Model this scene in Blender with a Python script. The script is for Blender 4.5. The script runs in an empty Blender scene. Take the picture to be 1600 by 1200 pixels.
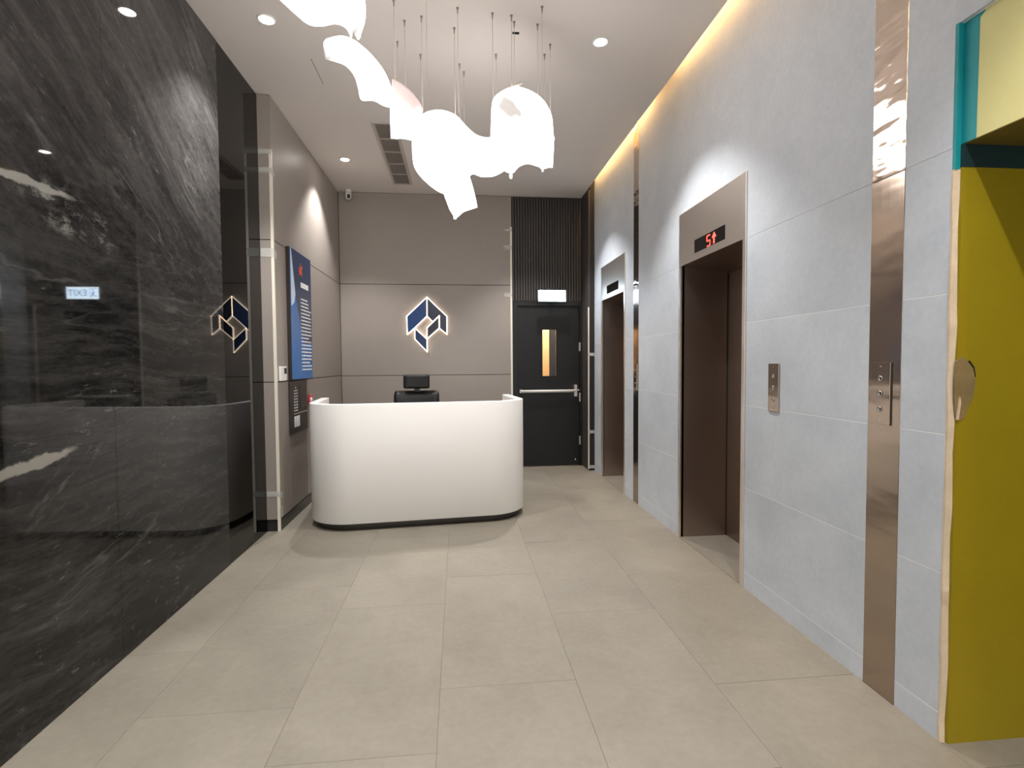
import bpy, bmesh, math, random
from mathutils import Vector, Matrix
random.seed(7)
SC = bpy.context.scene
COL = SC.collection

# ---------------------------------------------------------------- camera, world, exposure
cam_d = bpy.data.cameras.new('camera'); cam = bpy.data.objects.new('camera', cam_d); COL.objects.link(cam)
cam_d.sensor_width = 36.0; cam_d.lens = 36.0 * 823.55 / 1600.0; cam_d.clip_start = 0.02
_r = Vector((0.99488332, -0.10078877, -0.00698552)); _u = Vector((0.01093921, 0.03872829, 0.9991899)); _d = Vector((0.10043658, 0.99415378, -0.03963268))
cam.matrix_world = Matrix(((_r.x, _u.x, -_d.x, 0), (_r.y, _u.y, -_d.y, 0), (_r.z, _u.z, -_d.z, 1.414), (0, 0, 0, 1)))
SC.camera = cam
W = bpy.data.worlds.new('world'); SC.world = W; W.use_nodes = True
W.node_tree.nodes['Background'].inputs[0].default_value = (0.9, 0.93, 1, 1); W.node_tree.nodes['Background'].inputs[1].default_value = 0.05
SC.view_settings.view_transform = 'Standard'; SC.view_settings.look = 'None'
SC.view_settings.gamma = 1; SC.view_settings.use_curve_mapping = False
SC.view_settings.exposure = 0.68

DOWN_W = 145.0         # ceiling downlights
SHEET_E = 3.4         # chandelier sheets
COVE_E = 38.0         # cove LED strip
DOWN_COL = (1.0, 0.98, 0.965)

# added area lamp, frontal fill from behind the camera; no entrance is there
FILL_W = 36.0
_l = bpy.data.lights.new('added_fill_light', 'AREA'); _l.shape = 'RECTANGLE'; _l.size = 3.0; _l.size_y = 2.6; _l.energy = FILL_W; _l.color = (0.93, 0.97, 1.0)
_o = bpy.data.objects.new('added_fill_light', _l); COL.objects.link(_o); _o.location = (0.3, -2.93, 1.6); _o.rotation_euler = (math.pi/2, 0, 0)

# ---------------------------------------------------------------- dimensions
RX, LX, GX, BY, HC, CX = 1.760, -1.624, -1.521, 7.065, 3.634, 1.673
YF = -3.0

# ---------------------------------------------------------------- materials
def lin(c):
    return tuple(((v/255)/12.92 if v/255 <= .04045 else ((v/255+.055)/1.055)**2.4) for v in c) + (1,)
def mat(name, col, rough=.5, metal=0, spec=None, emit=None, estr=0, ior=None, coat=0, alpha=None):
    m = bpy.data.materials.new(name); m.use_nodes = True
    b = m.node_tree.nodes['Principled BSDF']
    b.inputs['Base Color'].default_value = lin(col) if max(col) > 1 else tuple(col)+(1,)
    b.inputs['Roughness'].default_value = rough; b.inputs['Metallic'].default_value = metal
    if spec is not None: b.inputs['Specular IOR Level'].default_value = spec
    if ior: b.inputs['IOR'].default_value = ior
    if coat: b.inputs['Coat Weight'].default_value = coat; b.inputs['Coat Roughness'].default_value = .03
    if emit: b.inputs['Emission Color'].default_value = tuple(emit)+(1,); b.inputs['Emission Strength'].default_value = estr
    if alpha is not None: b.inputs['Alpha'].default_value = alpha
    return m
class NT:
    def __init__(s, m): s.t = m.node_tree; s.b = s.t.nodes['Principled BSDF']
    def n(s, typ, **kw):
        x = s.t.nodes.new(typ)
        for k, v in kw.items(): setattr(x, k, v)
        return x
    def l(s, a, b): s.t.links.new(a, b)
    def pos(s):
        return s.n('ShaderNodeNewGeometry').outputs['Position']
    def mapping(s, vec, loc=(0,0,0), rot=(0,0,0), scale=(1,1,1)):
        x = s.n('ShaderNodeMapping'); s.l(vec, x.inputs[0])
        x.inputs[1].default_value = loc; x.inputs[2].default_value = rot; x.inputs[3].default_value = scale
        return x.outputs[0]
    def noise(s, vec, scale=5, detail=4, rough=.5, dist=0):
        x = s.n('ShaderNodeTexNoise'); s.l(vec, x.inputs['Vector'])
        x.inputs['Scale'].default_value = scale; x.inputs['Detail'].default_value = detail
        x.inputs['Roughness'].default_value = rough; x.inputs['Distortion'].default_value = dist
        return x.outputs['Fac']
    def ramp(s, fac, stops):
        x = s.n('ShaderNodeValToRGB'); s.l(fac, x.inputs[0])
        el = x.color_ramp.elements
        while len(el) > 1: el.remove(el[-1])
        el[0].position = stops[0][0]; el[0].color = stops[0][1]
        for p, c in stops[1:]:
            e = el.new(p); e.color = c
        return x.outputs[0]
    def mix(s, fac, a, b, blend='MIX'):
        x = s.n('ShaderNodeMix', data_type='RGBA', blend_type=blend)
        for inp, v in ((x.inputs[0], fac), (x.inputs[6], a), (x.inputs[7], b)):
            if hasattr(v, 'is_linked') or hasattr(v, 'links'): s.l(v, inp)
            else: inp.default_value = v
        return x.outputs[2]
    def math(s, op, a, b=0.0, c=0.0, clamp=False):
        x = s.n('ShaderNodeMath', operation=op, use_clamp=clamp)
        for i, v in enumerate((a, b, c)):
            if hasattr(v, 'links'): s.l(v, x.inputs[i])
            else: x.inputs[i].default_value = v
        return x.outputs[0]
    def bump(s, h, strength=.1, dist=.01):
        x = s.n('ShaderNodeBump'); s.l(h, x.inputs['Height']); x.inputs['Strength'].default_value = strength; x.inputs['Distance'].default_value = dist
        s.l(x.outputs[0], s.b.inputs['Normal'])
def g(v): return (v, v, v, 1)

def mottled(name, c1, c2, rough=.5, scale=3.0, bump=0.02, stretch=(1,1,1), spec=None, tile=0.0):
    m = mat(name, c1, rough, spec=spec); t = NT(m); p = t.pos()
    q = t.mapping(p, scale=stretch)
    if tile:
        oi = t.n('ShaderNodeObjectInfo'); 
        va = t.n('ShaderNodeVectorMath', operation='MULTIPLY_ADD'); t.l(oi.outputs['Random'], va.inputs[0]); va.inputs[1].default_value = (37, 53, 11); t.l(q, va.inputs[2]); q = va.outputs[0]
    n1 = t.noise(q, scale, 6, .62, .3)
    n2 = t.noise(q, scale*14, 4, .6)
    f = t.math('MULTIPLY_ADD', n2, .35, t.math('MULTIPLY', n1, .75))
    c = t.ramp(f, [(.32, lin(c2)), (.72, lin(c1))])
    if tile:
        fac = t.math('MULTIPLY_ADD', oi.outputs['Random'], tile, 1-tile/2)
        c = t.mix(1.0, c, fac, 'MULTIPLY') if False else c
    t.l(c, t.b.inputs['Base Color'])
    if bump: t.bump(n2, bump, .004)
    return m

M = {}
M['floor'] = mottled('floor_stone', (144,137,124), (125,118,106), rough=.48, scale=2.2, bump=.05, tile=.06)
M['grout'] = mat('grout', (116,108,95), .8)
M['grout_light'] = mat('wall_grout', (242,242,240), .8)
M['stone'] = mottled('grey_stone', (212,218,225), (190,197,206), rough=.55, scale=2.6, bump=.02, tile=.04)
M['ceil'] = mottled('ceiling_paint', (222,214,208), (219,211,205), rough=.8, scale=2, bump=0)
M['taupe'] = mottled('taupe_panel', (156,147,139), (152,143,136), rough=.42, scale=8, bump=.01)
M['seam'] = mat('panel_seam', (38,34,32), .7)
M['white_wall'] = mat('rear_wall_paint', (188,182,176), .8)
M['blackglass'] = mat('black_glass', (3,3,3), .012, ior=1.34)
M['black'] = mat('black_satin', (11,11,12), .4)
M['blackdoor'] = mottled('door_laminate', (11,11,13), (8,8,10), rough=.45, scale=6, bump=.01)
M['slat'] = mottled('dark_slat', (70,64,61), (58,53,50), rough=.5, scale=9, bump=.02, stretch=(1,1,.1))
M['slatback'] = mat('slat_backing', (22,19,18), .6)
M['base'] = mat('skirting_black', (24,22,20), .3)
M['desk'] = mat('desk_white', (249,246,242), .32)
M['plinth'] = mat('desk_plinth', (58,52,48), .35)
M['chair'] = mat('chair_leather', (13,12,12), .5)
M['chrome'] = mat('chrome', (200,200,200), .15, 1)
M['white'] = mat('white_plastic', (232,230,226), .4)
M['cream'] = mat('cream_guard', (238,230,215), .35, emit=None)
M['tape'] = mat('clear_tape', (235,235,230), .25, alpha=.34)
M['yellow'] = mottled('yellow_paint', (158,138,4), (150,130,2), rough=.6, scale=3, bump=.02)
M['paleyellow'] = mottled('pale_yellow_paint', (234,225,160), (227,218,148), rough=.65, scale=3, bump=.02)
M['teal'] = mottled('teal_paint', (8,152,160), (7,141,150), rough=.5, scale=5, bump=.02)
M['teal_shaded'] = mottled('lintel_shaded_teal', (18,52,54), (15,44,47), rough=.6, scale=6, bump=.02)  # soffit's shade on the lintel band put into its teal
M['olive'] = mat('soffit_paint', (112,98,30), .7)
M['mortar'] = mottled('raw_mortar', (226,208,182), (205,184,156), rough=.9, scale=14, bump=.3)
M['patch'] = mottled('broken_plaster', (150,128,84), (124,104,66), rough=.9, scale=16, bump=.4)
M['dark'] = mat('dark_void', (14,13,13), .8)
M['display'] = mat('display_glass', (14,12,13), .08)
M['red_led'] = mat('red_led', (255,40,30), .4, emit=(1,.06,.04), estr=3.0)
M['blue'] = mat('directory_blue', (38,100,165), .25, emit=(.02,.13,.36), estr=.07)
M['navy'] = mat('directory_navy', (30,52,92), .25)
M['paleblue'] = mat('directory_pale', (205,220,235), .25)
M['print_white'] = mat('print_white', (240,240,240), .4)
M['print_orange'] = mat('print_orange', (215,80,40), .4)
M['bronze'] = mat('bronze_panel', (64,55,50), .35, .5)
M['pinkred'] = mat('alarm_red', (214,60,80), .3)
M['exit_face'] = mat('exit_face', (235,245,255), .4, emit=(.70,.87,1.0), estr=10.0)
M['exit_ink'] = mat('exit_ink', (120,180,235), .4, emit=(.25,.50,1.0), estr=3.4)
M['housing'] = mat('sign_housing', (210,212,214), .4)
M['lens'] = mat('downlight_lens', (255,250,240), .3, emit=(1,.96,.9), estr=40)
M['led'] = mat('cove_led', (255,200,120), .4, emit=(1.0,.62,.25), estr=COVE_E)
M['logo_glow'] = mat('logo_edge', (255,240,220), .3, emit=(1.0,.86,.70), estr=1.7)
M['logo_a'] = mat('logo_blue', (14,58,112), .25); M['logo_b'] = mat('logo_navy', (24,34,62), .25)
M['logo_c'] = mat('logo_dark', (22,26,42), .25); M['logo_d'] = mat('logo_deep', (14,42,84), .25)
M['grille'] = mat('grille_metal', (186,176,168), .5); M['grille_back'] = mat('grille_void', (60,52,48), .8)
M['wire'] = mat('suspension_wire', (214,206,196), .35, .3); M['clip'] = mat('wire_gripper', (150,138,128), .4, .5)
M['glass'] = mat('door_glass', (255,255,255), .02, ior=1.45); M['glass'].node_tree.nodes['Principled BSDF'].inputs['Transmission Weight'].default_value = 1
M['tan'] = mat('stair_wall_tan', (222,192,152), .7)

def steel(name, col, rough, wav=0.0, wavscale=6, aniso=True):
    m = mat(name, col, rough, 1.0); t = NT(m); p = t.pos()
    q = t.mapping(p, scale=(3, 220, 3) if aniso else (1,1,1))
    n = t.noise(q, 1.0, 3)
    t.l(t.math('MULTIPLY_ADD', n, .10, rough-.05), t.b.inputs['Roughness'])
    if wav:
        n2 = t.noise(t.mapping(p, scale=(1, .8, 2.4)), wavscale, 2, .4)
        t.bump(n2, wav, .02)
    return m
M['steel'] = steel('brushed_steel', (242,233,225), .36)
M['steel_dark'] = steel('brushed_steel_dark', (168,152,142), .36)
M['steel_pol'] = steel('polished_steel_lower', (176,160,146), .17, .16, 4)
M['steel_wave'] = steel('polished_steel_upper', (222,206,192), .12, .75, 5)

def marble():
    m = mat('black_marble', (40,40,41), .03, ior=1.33)
    t = NT(m); p = t.pos()
    sx = t.n('ShaderNodeSeparateXYZ'); t.l(p, sx.inputs[0]); Y, Z = sx.outputs[1], sx.outputs[2]
    def fmix(f, a, b):
        x = t.n('ShaderNodeMix', data_type='FLOAT'); t.l(f, x.inputs[0]); t.l(a, x.inputs[2]); t.l(b, x.inputs[3]); return x.outputs[0]
    warp = t.noise(t.mapping(p, loc=(0,3,1), scale=(1,.8,.9)), 1.1, 2, .5)
    fine_warp = t.noise(p, 6.0, 4, .6)
    def bands(ang, sc, st, seed, det=7, rough=.68, wy=.10, wz=.22, fw=.02):
        q = t.mapping(p, loc=(0, seed, seed*1.7))
        cx = t.n('ShaderNodeCombineXYZ'); t.l(t.math('MULTIPLY', warp, wy), cx.inputs[1]); t.l(t.math('MULTIPLY_ADD', fine_warp, fw, t.math('MULTIPLY', warp, wz)), cx.inputs[2])
        q2 = t.n('ShaderNodeVectorMath', operation='ADD'); t.l(cx.outputs[0], q2.inputs[0]); t.l(q, q2.inputs[1])
        q3 = t.mapping(q2.outputs[0], rot=(ang, 0, 0))
        return t.noise(t.mapping(q3, scale=(1, st, 1)), sc, det, rough, .15)
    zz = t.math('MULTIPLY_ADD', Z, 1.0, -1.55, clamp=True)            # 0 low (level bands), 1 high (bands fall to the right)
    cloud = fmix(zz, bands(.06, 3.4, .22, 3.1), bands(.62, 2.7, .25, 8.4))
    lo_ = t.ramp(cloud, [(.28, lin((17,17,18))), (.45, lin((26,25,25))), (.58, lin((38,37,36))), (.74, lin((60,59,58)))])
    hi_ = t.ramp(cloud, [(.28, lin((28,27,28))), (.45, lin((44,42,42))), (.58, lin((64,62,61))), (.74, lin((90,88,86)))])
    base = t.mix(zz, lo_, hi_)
    grain = t.noise(t.mapping(p, scale=(1, .7, 1.2)), 26, 8, .82, .3)
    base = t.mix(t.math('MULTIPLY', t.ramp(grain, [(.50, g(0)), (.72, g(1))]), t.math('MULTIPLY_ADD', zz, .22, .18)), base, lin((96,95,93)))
    base = t.mix(t.math('MULTIPLY', t.ramp(grain, [(.30, g(1)), (.50, g(0))]), .40), base, lin((16,16,17)))
    # dense fine streaks along the bedding
    st = fmix(zz, bands(.05, 15, .10, 1.3, 9, .8), bands(.60, 14, .10, 5.6, 9, .8))
    base = t.mix(t.math('MULTIPLY', t.ramp(st, [(.45, g(0)), (.72, g(1))]), .45), base, lin((98,97,95)))
    dk = t.ramp(st, [(.30, g(1)), (.47, g(0))])
    base = t.mix(t.math('MULTIPLY', dk, .45), base, lin((20,20,21)))
    patchy = t.ramp(t.noise(t.mapping(p, loc=(4,2,9)), 1.7, 3), [(.44, g(0)), (.64, g(1))])
    # a few long hair-thin veins
    ln = fmix(zz, bands(-.06, 2.2, .12, 6.2, 4, .55, fw=.05), bands(.60, 2.0, .12, 2.9, 4, .55, fw=.06))
    hair = t.math('SUBTRACT', 1.0, t.math('MULTIPLY', t.math('ABSOLUTE', t.math('SUBTRACT', ln, .52)), 150.0), clamp=True)
    col = t.mix(t.math('MULTIPLY', t.math('MULTIPLY', hair, t.math('MULTIPLY_ADD', patchy, .7, .15)), .32), base, lin((140,139,136)))
    # short bright flecks
    fl = fmix(zz, bands(.0, 34, .30, 9.2, 5, .7), bands(.62, 34, .30, 4.7, 5, .7))
    fl = t.math('MULTIPLY', t.math('MULTIPLY', t.ramp(fl, [(.60, g(0)), (.70, g(1))]), patchy), .55)
    col = t.mix(fl, col, lin((152,151,148)))
    wob = t.math('MULTIPLY_ADD', t.noise(p, 11, 5, .65), .05, -.025)
    def lens(y0, z0, ang, ly, lz, soft, amt, colr, brk=None):
        nonlocal col
        dy = t.math('SUBTRACT', Y, y0); dz = t.math('ADD', t.math('SUBTRACT', Z, z0), wob)
        c, s_ = math.cos(ang), math.sin(ang)
        a = t.math('DIVIDE', t.math('MULTIPLY_ADD', dy, c, t.math('MULTIPLY', dz, s_)), ly)
        b = t.math('DIVIDE', t.math('MULTIPLY_ADD', dy, -s_, t.math('MULTIPLY', dz, c)), lz)
        rr = t.math('SQRT', t.math('ADD', t.math('MULTIPLY', a, a), t.math('MULTIPLY', b, b)))
        k = t.math('MULTIPLY', t.math('SUBTRACT', 1.0, rr), soft, clamp=True)
        if brk is not None: k = t.math('MULTIPLY', k, brk)
        col = t.mix(t.math('MULTIPLY', k, amt), col, lin(colr))
    crumb = t.ramp(bands(.10, 17, .45, 7.7, 8, .78, fw=.09), [(.50, g(0)), (.66, g(1))])
    crumb2 = t.ramp(bands(.62, 24, .35, 3.3, 8, .8, fw=.05), [(.50, g(0)), (.68, g(1))])
    streak = t.ramp(bands(-.55, 22, .16, 2.2, 7, .75, fw=.05), [(.52, g(0)), (.66, g(1))])
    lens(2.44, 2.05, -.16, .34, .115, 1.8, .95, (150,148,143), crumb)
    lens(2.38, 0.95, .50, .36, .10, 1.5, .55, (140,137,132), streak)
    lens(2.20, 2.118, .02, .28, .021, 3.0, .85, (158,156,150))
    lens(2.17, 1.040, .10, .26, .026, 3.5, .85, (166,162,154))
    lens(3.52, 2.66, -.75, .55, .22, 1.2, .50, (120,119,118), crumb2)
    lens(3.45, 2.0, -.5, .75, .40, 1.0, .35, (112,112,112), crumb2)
    t.l(col, t.b.inputs['Base Color'])
    t.l(t.math('MULTIPLY_ADD', cloud, .03, .012), t.b.inputs['Roughness'])
    return m
M['marble'] = marble()

def sheet_mat(name, lo, hi, scale):
    m = mat(name, (250,246,244), .25); t = NT(m); p = t.pos()
    n = t.noise(t.mapping(p, loc=(2.2,.4,1.1)), scale, 2, .4)
    e = t.ramp(n, [(.33, g(lo)), (.42, g(hi))])
    t.b.inputs['Emission Color'].default_value = (1.0, .965, .945, 1)
    bw = t.n('ShaderNodeRGBToBW'); t.l(e, bw.inputs[0])
    t.l(t.math('MULTIPLY', bw.outputs[0], SHEET_E), t.b.inputs['Emission Strength'])
    return m
M['sheet'] = sheet_mat('lit_acrylic', .05, 1.0, 5.0)
M['sheet_dim'] = mat('lit_acrylic_dim', (240,214,212), .25, emit=(1,.86,.86), estr=.12)

# ---------------------------------------------------------------- builders
def mesh_obj(name, verts, faces, m, parent=None, smooth=False):
    me = bpy.data.meshes.new(name); me.from_pydata([tuple(v) for v in verts], [], faces); me.update()
    bm = bmesh.new(); bm.from_mesh(me); bmesh.ops.recalc_face_normals(bm, faces=bm.faces); bm.to_mesh(me); bm.free()
    return obj(name, me, m, parent, smooth)
def obj(name, me, m, parent=None, smooth=False):
    if m is not None and not me.materials: me.materials.append(m)
    if smooth:
        for p in me.polygons: p.use_smooth = True
    o = bpy.data.objects.new(name, me); COL.objects.link(o)
    if parent is not None: o.parent = parent
    return o
def wloc(o):
    v = Vector(o.location)
    while o.parent: o = o.parent; v += Vector(o.location)
    return v
BOXF = [(0,3,2,1),(4,5,6,7),(0,1,5,4),(1,2,6,5),(2,3,7,6),(3,0,4,7)]
def boxmesh(sx, sy, sz, bev=0, seg=2):
    bm = bmesh.new(); bmesh.ops.create_cube(bm, size=1)
    bmesh.ops.scale(bm, vec=(sx, sy, sz), verts=bm.verts)
    if bev: bmesh.ops.bevel(bm, geom=bm.edges[:], offset=bev, segments=seg, profile=.5, affect='EDGES')
    me = bpy.data.meshes.new('box'); bm.to_mesh(me); bm.free(); return me
def box(name, x0, x1, y0, y1, z0, z1, m, parent=None, bev=0, local=False):
    me = boxmesh(x1-x0, y1-y0, z1-z0, bev); me.name = name
    o = obj(name, me, m, parent)
    c = Vector(((x0+x1)/2, (y0+y1)/2, (z0+z1)/2))
    o.location = c if (parent is None or local) else c - wloc(parent)
    return o
def multibox(name, boxes, m, parent=None, bev=0):
    o0 = wloc(parent) if parent else Vector((0,0,0)); bm = bmesh.new()
    for (x0,x1,y0,y1,z0,z1) in boxes:
        b2 = bmesh.new(); bmesh.ops.create_cube(b2, size=1)
        bmesh.ops.scale(b2, vec=(x1-x0,y1-y0,z1-z0), verts=b2.verts)
        if bev: bmesh.ops.bevel(b2, geom=b2.edges[:], offset=bev, segments=2, profile=.5, affect='EDGES')
        bmesh.ops.translate(b2, vec=Vector(((x0+x1)/2,(y0+y1)/2,(z0+z1)/2))-o0, verts=b2.verts)
        me = bpy.data.meshes.new('t'); b2.to_mesh(me); b2.free(); bm.from_mesh(me); bpy.data.meshes.remove(me)
    me = bpy.data.meshes.new(name); bm.to_mesh(me); bm.free()
    return obj(name, me, m, parent)
def empty(name, loc, rz=0):
    o = bpy.data.objects.new(name, None); COL.objects.link(o); o.location = loc; o.rotation_euler = (0,0,rz); o.empty_display_size = .1; return o
def tag(o, label, cat, group=None):
    o['label'] = label; o['category'] = cat
    if group: o['group'] = group
    return o
def thing(name, loc, label, cat, group=None, rz=0): return tag(empty(name, loc, rz), label, cat, group)
def struct(o): o['kind'] = 'structure'; return o
def sroot(name, loc=(0,0,0)): return struct(empty(name, loc))
def prism(name, pts, axis, a0, a1, m, parent=None, smooth=False):
    """polygon pts (2D) extruded along axis ('x','y','z') from a0 to a1, world coordinates"""
    o0 = wloc(parent) if parent else Vector((0,0,0)); n = len(pts)
    def P(p, a):
        v = {'x': (a, p[0], p[1]), 'y': (p[0], a, p[1]), 'z': (p[0], p[1], a)}[axis]
        return Vector(v) - o0
    vs = [P(p, a0) for p in pts] + [P(p, a1) for p in pts]
    fs = [tuple(range(n)), tuple(range(2*n-1, n-1, -1))] + [(i, (i+1) % n, n+(i+1) % n, n+i) for i in range(n)]
    return mesh_obj(name, vs, fs, m, parent, smooth)
def lathe(name, prof, m, parent=None, seg=24, axis='z', at=(0,0,0), smooth=True):
    """profile (radius, height) revolved about axis at world point `at`"""
    o0 = wloc(parent) if parent else Vector((0,0,0)); vs, fs = [], []
    n = len(prof)
    for k in range(seg):
        a = 2*math.pi*k/seg; c, s = math.cos(a), math.sin(a)
        for r, h in prof:
            v = {'z': (r*c, r*s, h), 'x': (h, r*c, r*s), 'y': (r*c, h, r*s)}[axis]
            vs.append(Vector(at)+Vector(v)-o0)
    for k in range(seg):
        for i in range(n-1):
            a, b = k*n+i, ((k+1) % seg)*n+i
            fs.append((a, b, b+1, a+1))
    o = mesh_obj(name, vs, fs, m, parent, smooth)
    bm = bmesh.new(); bm.from_mesh(o.data); bmesh.ops.remove_doubles(bm, verts=bm.verts, dist=1e-6); bmesh.ops.recalc_face_normals(bm, faces=bm.faces); bm.to_mesh(o.data); bm.free()
    if smooth:
        for p in o.data.polygons: p.use_smooth = True
    return o
def tube(name, a, b, r, m, parent=None, seg=8):
    o0 = wloc(parent) if parent else Vector((0,0,0)); a, b = Vector(a)-o0, Vector(b)-o0
    d = (b-a).normalized(); e = d.orthogonal().normalized(); f = d.cross(e)
    vs = []
    for p in (a, b):
        for k in range(seg):
            t = 2*math.pi*k/seg; vs.append(p + e*math.cos(t)*r + f*math.sin(t)*r)
    fs = [(k, (k+1) % seg, seg+(k+1) % seg, seg+k) for k in range(seg)] + [tuple(range(seg-1, -1, -1)), tuple(range(seg, 2*seg))]
    return mesh_obj(name, vs, fs, m, parent, True)
def text_mesh(name, s, size, m, parent, mw, depth=.001):
    cu = bpy.data.curves.new(name, 'FONT'); cu.body = s; cu.size = size; cu.extrude = depth; cu.align_x = 'CENTER'; cu.align_y = 'CENTER'
    to = bpy.data.objects.new(name, cu); COL.objects.link(to)
    dg = bpy.context.evaluated_depsgraph_get(); me = bpy.data.meshes.new_from_object(to.evaluated_get(dg))
    bpy.data.objects.remove(to); me.name = name; me.materials.clear()
    o = obj(name, me, m, parent); o.matrix_local = mw; return o

# ================================================================ FLOOR
FL = box('floor', LX-.03, 2.8, YF, BY+.6, -.06, -.0015, M['grout']); struct(FL)
cols = [(-2.0, -1.295, .3), (-1.295, -.695, 1.0), (-.695, -.095, .68), (-.095, .505, 1.06), (.505, 1.105, .48), (1.105, 1.762, .96), (1.762, 2.4, .4)]
cache = {}
for (x0, x1, off) in cols:
    a = max(x0, LX-.02); b = min(x1, 2.35)
    y = YF - 1.2 + ((off - (YF-1.2)) % 1.2) - 1.2
    while y < BY:
        c0, c1 = max(y, YF), min(y+1.2, BY+.02)
        if c1 - c0 > .02:
            key = (round(b-a, 3), round(c1-c0, 3))
            if key not in cache: cache[key] = boxmesh(b-a-.0016, c1-c0-.0016, .012, .0008, 1); cache[key].materials.append(M['floor'])
            o = bpy.data.objects.new('tile', cache[key]); COL.objects.link(o); o.parent = FL
            o.location = Vector(((a+b)/2, (c0+c1)/2, -.006 + random.uniform(-.00035, .00035))) - wloc(FL)
        y += 1.2

# ================================================================ CEILING
CE = sroot('ceiling', (0, 0, HC))
box('ceiling_slab', LX-.1, CX, YF, BY+.1, HC, HC+.03, M['ceil'], CE)
box('cove_soffit', CX-.25, 2.2, YF, BY+.1, HC+.24, HC+.27, M['ceil'], CE)
box('cove_upstand', CX-.25, CX-.23, YF, BY+.1, HC+.03, HC+.24, M['ceil'], CE)
box('hatch_gap', -1.0445, -1.0415, 4.05, 4.40, HC-.0015, HC+.001, M['seam'], CE)
box('screw_anchor', .385, .43, 3.605, 3.625, HC-.004, HC+.001, M['dark'], CE)

# ================================================================ RIGHT WALL
WR = sroot('wall_right', (RX+.012, 0, 0))
core = M['grout_light']; CXB = RX+.012
def corebox(y0, y1, z0, z1): return (CXB, CXB+.1, y0, y1, z0, z1)
OPZ = 2.595
multibox('wall_core', [corebox(1.742, 3.115, 0, 3.95), corebox(3.115, 4.05, 2.55, 3.95), corebox(4.05, 5.46, 0, 3.95), corebox(5.46, 6.365, 2.55, 3.95), corebox(6.365, 7.1, 0, 3.95), corebox(YF, 1.742, OPZ, 3.95)], core, WR)
def wtile(y0, y1, z0, z1):
    gp = .0015
    box('tile', RX, RX+.0125, y0+gp, y1-gp, z0+gp, z1-gp, M['stone'], WR, bev=.0007)
rows = [0.001, .105, .63, 1.143, 1.653, 2.167]
for f0, f1 in ((1.742, 1.94), (2.108, 3.09), (4.075, 5.035), (5.185, 5.445), (6.38, 7.0)):
    for a, b in zip(rows[:-1], rows[1:]): wtile(f0, f1, a, b)
for f0, f1 in ((1.742, 1.94), (2.108, 3.09), (4.075, 5.035), (5.185, 5.445), (6.38, 7.0)):
    box('grout', RX+.0006, RX+.0118, f0, f1, .0, 2.1665, M['grout_light'], WR)
# upper tiles (joints barely visible)
def utile(y0, y1, z0, z1): box('tile', RX, RX+.0125, y0, y1, z0, z1, M['stone'], WR)
utile(1.742, 1.94, 2.168, 3.9)
utile(2.108, 3.09, 2.168, 2.573); utile(4.075, 5.035, 2.168, 2.573); utile(2.108, 5.035, 2.5731, 3.9)
utile(5.185, 5.445, 2.168, 2.573); utile(6.38, 7.0, 2.168, 2.573); utile(5.185, 7.0, 2.5731, 3.9)
utile(YF, 1.7418, OPZ, 3.9)
def pil(y0, y1):
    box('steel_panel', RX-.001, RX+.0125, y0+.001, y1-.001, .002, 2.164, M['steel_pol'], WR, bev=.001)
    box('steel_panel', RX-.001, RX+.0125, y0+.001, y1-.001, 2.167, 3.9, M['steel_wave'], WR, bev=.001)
pil(1.94, 2.108); pil(5.035, 5.185)
# raw end of the tiling, then the unfinished opening
end = []
random.seed(3)
zs = [0.0]
while zs[-1] < 2.09: zs.append(min(2.09, zs[-1]+random.uniform(.05, .16)))
vs, fs = [], []
for z in zs:
    w0, w1, j = random.uniform(-.003, .001), random.uniform(-.004, .004), random.uniform(0, .006)
    vs += [Vector((RX-.001+w0, 1.7415, z)), Vector((RX-.002+w0, 1.7415-.006-j, z)), Vector((RX+.016+w1, 1.7415-.012-j, z)), Vector((RX+.03, 1.7415, z))]
for i in range(len(zs)-1):
    for k in range(4):
        a, b = i*4+k, i*4+(k+1) % 4; fs.append((a, b, b+4, a+4))
n4 = (len(zs)-1)*4
fs += [(0,1,2,3), (n4+3, n4+2, n4+1, n4)]
mesh_obj('mortar_edge', [v - wloc(WR) for v in vs], fs, M['mortar'], WR)
box('trim_strip', RX, RX+.022, 1.728, 1.7415, 2.09, OPZ+.002, M['teal'], WR)
# bulkhead above the opening: X=1.78 face
BX = RX+.022
box('bulkhead', BX, BX+.30, YF, 1.7415, 2.178, OPZ, M['paleyellow'], WR)
prism('teal_band', [(1.735, 2.1775), (1.676, 2.1775), (1.674, 2.58), (1.655, 2.592), (1.655, OPZ+.001), (1.735, OPZ+.001)], 'x', BX-.002, BX+.001, M['teal'], WR)
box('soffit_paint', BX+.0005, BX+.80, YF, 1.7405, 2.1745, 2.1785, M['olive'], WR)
# jamb facing the camera
box('jamb', BX-.004, BX+.9, 1.718, 1.7415, 0, 2.095, M['yellow'], WR)
box('lintel_band', BX-.004, BX+.9, 1.716, 1.7415, 2.095, 2.176, M['teal_shaded'], WR)
# broken patch at the jamb's edge
pp = []
pat = [(1.770,1.408),(1.790,1.424),(1.806,1.420),(1.822,1.402),(1.838,1.384),(1.846,1.352),(1.848,1.318),(1.842,1.288),(1.834,1.268),(1.826,1.252),(1.816,1.232),(1.808,1.206),(1.798,1.198),(1.786,1.196),(1.774,1.215),(1.768,1.28),(1.767,1.35)]
prism('broken_patch', pat, 'y', 1.7165, 1.722, M['patch'], WR)
prism('broken_rim', [(1.817,1.409),(1.838,1.386),(1.846,1.356),(1.849,1.352),(1.842,1.388),(1.823,1.412)], 'y', 1.7155, 1.7185, M['dark'], WR)
prism('loose_chip', [(1.7745,1.200),(1.7805,1.199),(1.788,1.262),(1.785,1.282)], 'y', 1.7105, 1.7168, M['mortar'], WR)
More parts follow.
